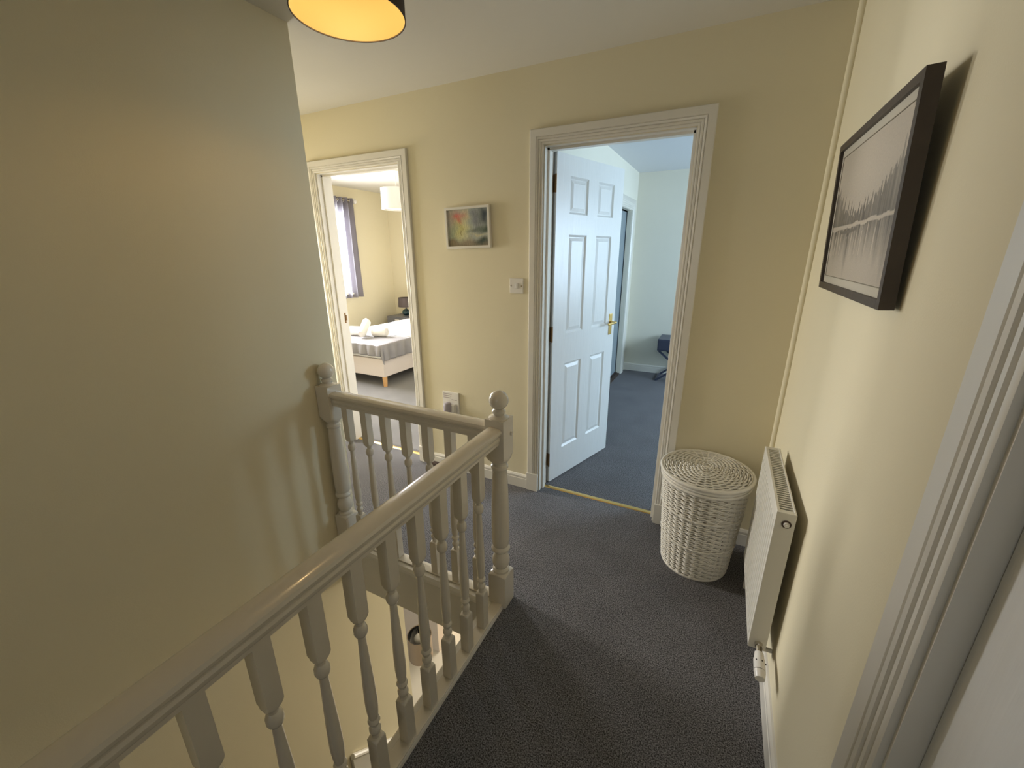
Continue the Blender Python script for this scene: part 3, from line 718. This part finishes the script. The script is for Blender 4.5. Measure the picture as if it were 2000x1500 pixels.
# ------------------------------------------------------------------ second bedroom furniture
def xtable(name, loc, W, D, H, bh, m, label, cat, hm):
    t = thing(name, loc, label, cat)
    bm = B(); box(bm, 0, W, 0, D, H - bh, H, .004, 2); obj('box_top', bm, m, t)
    bm = B(); box(bm, .012, W - .012, -.004, .002, H - bh + .012, H - .014, .002, 1); dr = obj('drawer', bm, m, t)
    bm = B(); box(bm, W * .5 - .045, W * .5 + .045, -.0085, -.004, H - bh * .62, H - bh * .30, .002, 1); obj('handle', bm, hm, dr)
    hl = H - bh
    for yy in (.03, D - .03):
        for a, c in (((.02, 0), (W - .02, hl)), ((W - .02, 0), (.02, hl))):
            bm = B(); dx, dz = c[0] - a[0], c[1] - a[1]; L = math.hypot(dx, dz); nx, nz = -dz / L * .016, dx / L * .016
            off = -.008 if c[0] < a[0] else .008
            vs = []
            for y in (yy - .008 + off, yy + .008 + off):
                for px, pz in ((a[0] + nx, max(0, a[1] + nz)), (a[0] - nx, max(0, a[1] - nz)), (c[0] - nx, min(hl, c[1] - nz)), (c[0] + nx, min(hl, c[1] + nz))): vs.append(bm.verts.new((px, y, pz)))
            bm.faces.new(vs[:4][::-1]); bm.faces.new(vs[4:])
            for i in range(4): bm.faces.new((vs[i], vs[(i + 1) % 4], vs[4 + (i + 1) % 4], vs[4 + i]))
            obj('leg', bm, m, t)
    for x in (.005, W - .03):
        bm = B(); box(bm, x, x + .025, .02, D - .02, 0, .02); obj('foot_bar', bm, m, t)
    return t
xtable('side_table', (-.632, 5.12, 0), .50, .34, .52, .14, M['navy'], 'navy blue side table with crossed legs at the back wall of the right bedroom', 'table', M['chrome'])
for k, (y0, y1, x) in enumerate(((4.15, 5.29, -1.146), (3.2, 4.20, -1.168))):
    bm = B(); box(bm, x - .006, x + .006, y0, y1, .022, WH - .012); d = obj('sliding_door', bm, M['slide'])
    tag(d, ('grey sliding wardrobe door nearest the corner, seen past the edge of the open door', 'grey sliding wardrobe door nearer the hall, hidden behind the open panelled door')[k], 'wardrobe door', 'sliding wardrobe doors')
    bm = B()
    for yy in (y0, y1 - .02): box(bm, x - .009, x + .009, yy, yy + .02, .022, WH - .012)
    obj('stile', bm, mat('grey_stile', (.08, .10, .11), .3), d)
bm = B(); box(bm, WDX - .13, WDX, WY0, WY1, 0, .012); tr_ = struct('trim_wardrobe_track', bm, M['brown'])
for k in range(3):
    bm = B(); box(bm, WDX - .105 + k * .034, WDX - .100 + k * .034, WY0, WY1, .012, .019); obj('track_rail', bm, M['dark'], tr_)

# ------------------------------------------------------------------ left bedroom
BX0, BX1, BY0, BY1 = -4.34, -3.42, 3.47, 5.42
bed = thing('bed', (BX1, BY0, 0), 'single bed with cream upholstered base and short wooden legs in the left bedroom', 'bed')
bm = B(); box(bm, -.92, 0, 0, 1.95, .12, .335, .012, 3); obj('divan_base', bm, M['uphol'], bed, True)
bm = B(); box(bm, -.91, -.01, .01, 1.94, .336, .495, .03, 4); obj('mattress', bm, M['linen'], bed, True)
l0 = None
for x, y in ((-.03, .035), (-.885, .035), (-.03, 1.915), (-.885, 1.915)):
    if l0 is None:
        bm = B(); lathe(bm, [(.022, 0), (.030, .12)], 20); l0 = obj('leg', bm, M['lightwood'], bed, True); q = l0
    else: q = l0.copy(); COL.objects.link(q); q.parent = bed
    q.location = (x, y, 0)
def drape(name, x0, x1, y0, y1, hx0, hx1, hy0, hy1, z, m, thick, res=.02, rip=.012, rk=30, seed=0, out=.006, zmin=-9):
    """cloth lying on z over the rectangle x0..x1,y0..y1 and hanging hx/hy over its sides"""
    nx = int((x1 - x0 + hx0 + hx1) / res); ny = int((y1 - y0 + hy0 + hy1) / res)
    vs, fs = [], []
    for j in range(ny + 1):
        for i in range(nx + 1):
            X_ = x0 - hx0 + (x1 - x0 + hx0 + hx1) * i / nx; Y_ = y0 - hy0 + (y1 - y0 + hy0 + hy1) * j / ny
            qx, qy = min(max(X_, x0), x1), min(max(Y_, y0), y1); dx, dy = X_ - qx, Y_ - qy; d = math.hypot(dx, dy)
            wr = N(X_ * 7, Y_ * 7, seed) * .006
            if d < 1e-6: vs.append((X_, Y_, z + .003 + wr + .004)); continue
            ux, uy = dx / d, dy / d
            s = (X_ if abs(dy) > abs(dx) else Y_) if (dx == 0 or dy == 0) else math.atan2(dy, dx) * .15
            fold = math.sin(s * rk + 3 * N(s * 3, 0, seed + 2)) * rip * min(1, d / .12)
            o_ = out + min(d, .02) + fold + rip * .9 * min(1, d / .1)
            zz = z + wr - max(0, d - .02) * (1 - .0) + .004
            if zz < zmin: zz = zmin + .3 * N(X_ * 9, Y_ * 9, 1) * .01
            vs.append((qx + ux * o_, qy + uy * o_, zz))
    for j in range(ny):
        for i in range(nx):
            a = j * (nx + 1) + i; fs.append((a, a + 1, a + nx + 2, a + nx + 1))
    me = bpy.data.meshes.new(name); me.from_pydata(vs, [], fs); me.update(); me.materials.append(m)
    o = obj(name, me, None, None, True, 2.0)
    md = o.modifiers.new('thickness', 'SOLIDIFY'); md.thickness = thick; md.offset = 1
    return o
duv = drape('duvet', BX0 + .01, BX1 - .01, 3.985, 5.36, .12, .15, 0, 0, .497, M['linen'], .035, .03, .010, 14, 3)
tag(duv, 'plain white duvet covering the single bed beyond the grey throw', 'duvet')
thr = drape('throw_blanket', BX0 + .02, BX1 - .008, BY0 + .008, 3.93, .03, .20, .15, .04, .503, M['throw'], .005, .014, .013, 42, 5, .010)
tag(thr, 'shiny grey throw draped over the foot corner of the bed', 'blanket')
pw = B(); box(pw, -4.22, -3.55, 4.98, 5.38, .54, .66, .055, 5); tag(obj('pillow', pw, M['linen'], None, True), 'white pillow at the head end of the single bed', 'pillow')
def towel(p0, p1, r, label):
    p0, p1 = V(p0), V(p1); c = (p0 + p1) / 2; L = (p1 - p0).length
    root = thing('rolled_towel', c, label, 'towel', group='rolled towels on the bed')
    root.rotation_mode = 'QUATERNION'; root.rotation_quaternion = (p1 - p0).to_track_quat('Z', 'Y')
    bm = B(); lathe(bm, [(r * .55, -L / 2), (r * .86, -L / 2 + .002), (r, -L / 2 + .014), (r * 1.02, 0), (r, L / 2 - .014), (r * .86, L / 2 - .002), (r * .55, L / 2)], 24)
    obj('roll', bm, M['towel'], root, True)
    bm = B(); n = 60; rows = []
    for zz in (-L / 2 - .003, L / 2 + .003):
        rows.append([bm.verts.new(((.008 + r * .80 * i / n) * math.cos(i * .35), (.008 + r * .80 * i / n) * math.sin(i * .35), zz)) for i in range(n)])
    for i in range(n - 1): bm.faces.new((rows[0][i], rows[0][i + 1], rows[1][i + 1], rows[1][i]))
    obj('spiral_edge', bm, M['towel'], root)
towel((-4.18, 3.725, .573), (-3.985, 3.775, .573), .058, 'left of the two white rolled towels lying on the grey throw')
towel((-3.860, 3.80, .573), (-3.68, 3.85, .573), .058, 'right of the two white rolled towels lying on the grey throw')
towel((-3.885, 3.635, .566), (-3.975, 3.83, .690), .050, 'white rolled towel leaning up across the other two')
ns_t = xtable('bedside_table', (-4.83, 5.09, 0), .42, .38, .54, .145, M['grey'], 'grey bedside table with a pale drawer plate in the left bedroom corner', 'bedside table', M['plastic'])
tl = thing('table_lamp', (-4.585, 5.28, .54), 'small table lamp with faceted teal base and taupe drum shade on the grey bedside table', 'lamp')
bm = B(); lathe(bm, [(.035, 0), (.065, .035), (.060, .075), (.030, .100), (.010, .105), (.010, .130)], 8); obj('base', bm, M['teal'], tl)
bm = B(); lathe(bm, [(.118, .140), (.108, .285)], 40, capb=False, capt=False); lathe(bm, [(.115, .141), (.105, .284)], 40, capb=False, capt=False); obj('lamp_shade', bm, M['taupe'], tl, True)
bp = thing('pendant_lamp', (-3.475, 4.0, 0), 'white drum pendant shade hanging in the left bedroom', 'ceiling lamp')
bm = B(); lathe(bm, [(.175, 1.985), (.175, 2.205)], 48, capb=False, capt=False); obj('shade', bm, M['fabricw'], bp, True)
bm = B(); lathe(bm, [(.172, 1.983), (.178, 1.983), (.178, 1.996), (.172, 1.996), (.172, 1.983)], 48, capb=False, capt=False); lathe(bm, [(.150, 1.984), (.165, 1.984), (.165, 1.99), (.150, 1.99), (.150, 1.984)], 48, capb=False, capt=False); obj('rim', bm, M['plastic'], bp)
bm = B(); cyl(bm, (0, 0, 1.992), (0, 0, 1.996), .150, n=40); obj('diffuser', bm, M['fabricw'], bp)
bm = B(); cyl(bm, (0, 0, 2.10), (0, 0, ZC), .0045, n=8); cyl(bm, (0, 0, ZC - .02), (0, 0, ZC), .045, n=20); obj('cord', bm, M['plastic'], bp)
bm = B()
for k in range(3):
    a = k * 2 * PI / 3; cyl(bm, (0, 0, 2.19), (.174 * math.cos(a), .174 * math.sin(a), 2.203), .0018, n=6)
obj('shade_ring', bm, M['plastic'], bp)
# curtain on its pole
pole = thing('curtain_pole', (XB + .085, 3.7, 2.215), 'thin metal curtain pole with glass ball end above the bedroom window', 'curtain pole')
bm = B(); cyl(bm, (0, -.95, 0), (0, 1.02, 0), .0125, n=14); obj('rod', bm, M['chrome'], pole, True)
bm = B(); sphere(bm, (0, 1.05, 0), .032, 16, 10); obj('finial', bm, M['plastic'], pole, True)
for y in (-.85, .80):
    bm = B(); box(bm, -.085, 0, y - .008, y + .008, -.01, .01); obj('bracket', bm, M['chrome'], pole)
def curtain(y0, y1, label):
    t = thing('curtain', (XB + .085, (y0 + y1) / 2, 2.25), label, 'curtain', group='bedroom curtains')
    n = 90; nz = 14; vs = []; fs = []; W = y1 - y0
    for j in range(nz + 1):
        zz = -1.37 * j / nz
        for i in range(n + 1):
            u = i / n; y = -W / 2 + W * u; sp = 1 + .10 * j / nz
            vs.append((.042 * math.sin(u * 2 * PI * 3.5) + .006 * math.sin(u * 23 + j * .2), y * sp, zz + .05 * 0))
    for j in range(nz):
        for i in range(n): a = j * (n + 1) + i; fs.append((a, a + 1, a + n + 2, a + n + 1))
    me = bpy.data.meshes.new('fabric'); me.from_pydata(vs, [], fs); me.update(); me.materials.append(M['curtain'])
    obj('fabric', me, None, t, True, 2)
    for k in range(7):
        u = (k + .5) / 7.0; bm = B(); y = -W / 2 + W * u
        tube = []
        tube_ring(bm, lambda tt: (.024 * math.cos(tt), .024 * math.sin(tt), 0), 16, .004, 5)
        e = obj('eyelet', bm, M['chrome'], t); e.location = (0, y, -.035); e.rotation_euler = (PI / 2, 0, (PI / 2 - .9) * (1 if k % 2 else -1) * .35)
    return t
curtain(4.36, 4.70, 'grey eyelet curtain gathered at the right end of the bedroom window')
# ------------------------------------------------------------------ lamp in the lower hall
fl = thing('floor_lamp', (-1.895, 2.02, ZL), 'beige drum shade lamp on a thin dark pole seen down through the near balusters', 'lamp')
zt = 1.075
bm = B(); lathe(bm, [(.100, zt - .225), (.098, zt)], 40, capb=False, capt=False); obj('lamp_shade', bm, M['lamp_out'], fl, True)
bm = B(); lathe(bm, [(.0985, zt - .224), (.0965, zt - .0005)], 40, capb=False, capt=False); obj('shade_lining', bm, M['lamp_in'], fl, True)
bm = B(); lathe(bm, [(.095, zt - .002), (.1005, zt - .002), (.1005, zt + .002), (.095, zt + .002), (.095, zt - .002)], 40, capb=False, capt=False); obj('rim', bm, M['lamp_out'], fl)
bm = B(); cyl(bm, (0, 0, .02), (0, 0, zt - .13), .008, n=12); obj('pole', bm, M['brown'], fl, True)
bm = B(); sphere(bm, (-.012, .0, zt - .055), .040, 20, 12, 1.15); cyl(bm, (0, 0, zt - .14), (0, 0, zt - .095), .015, n=14); obj('bulb', bm, M['plastic'], fl, True)
bm = B(); lathe(bm, [(.11, 0), (.11, .012), (.02, .022)], 28); obj('base', bm, M['brown'], fl, True)
bm = B()
for k in range(3):
    a = k * 2 * PI / 3 + .4; cyl(bm, (0, 0, zt - .125), (.097 * math.cos(a), .097 * math.sin(a), zt - .03), .0016, n=6)
obj('shade_ring', bm, M['chrome'], fl)
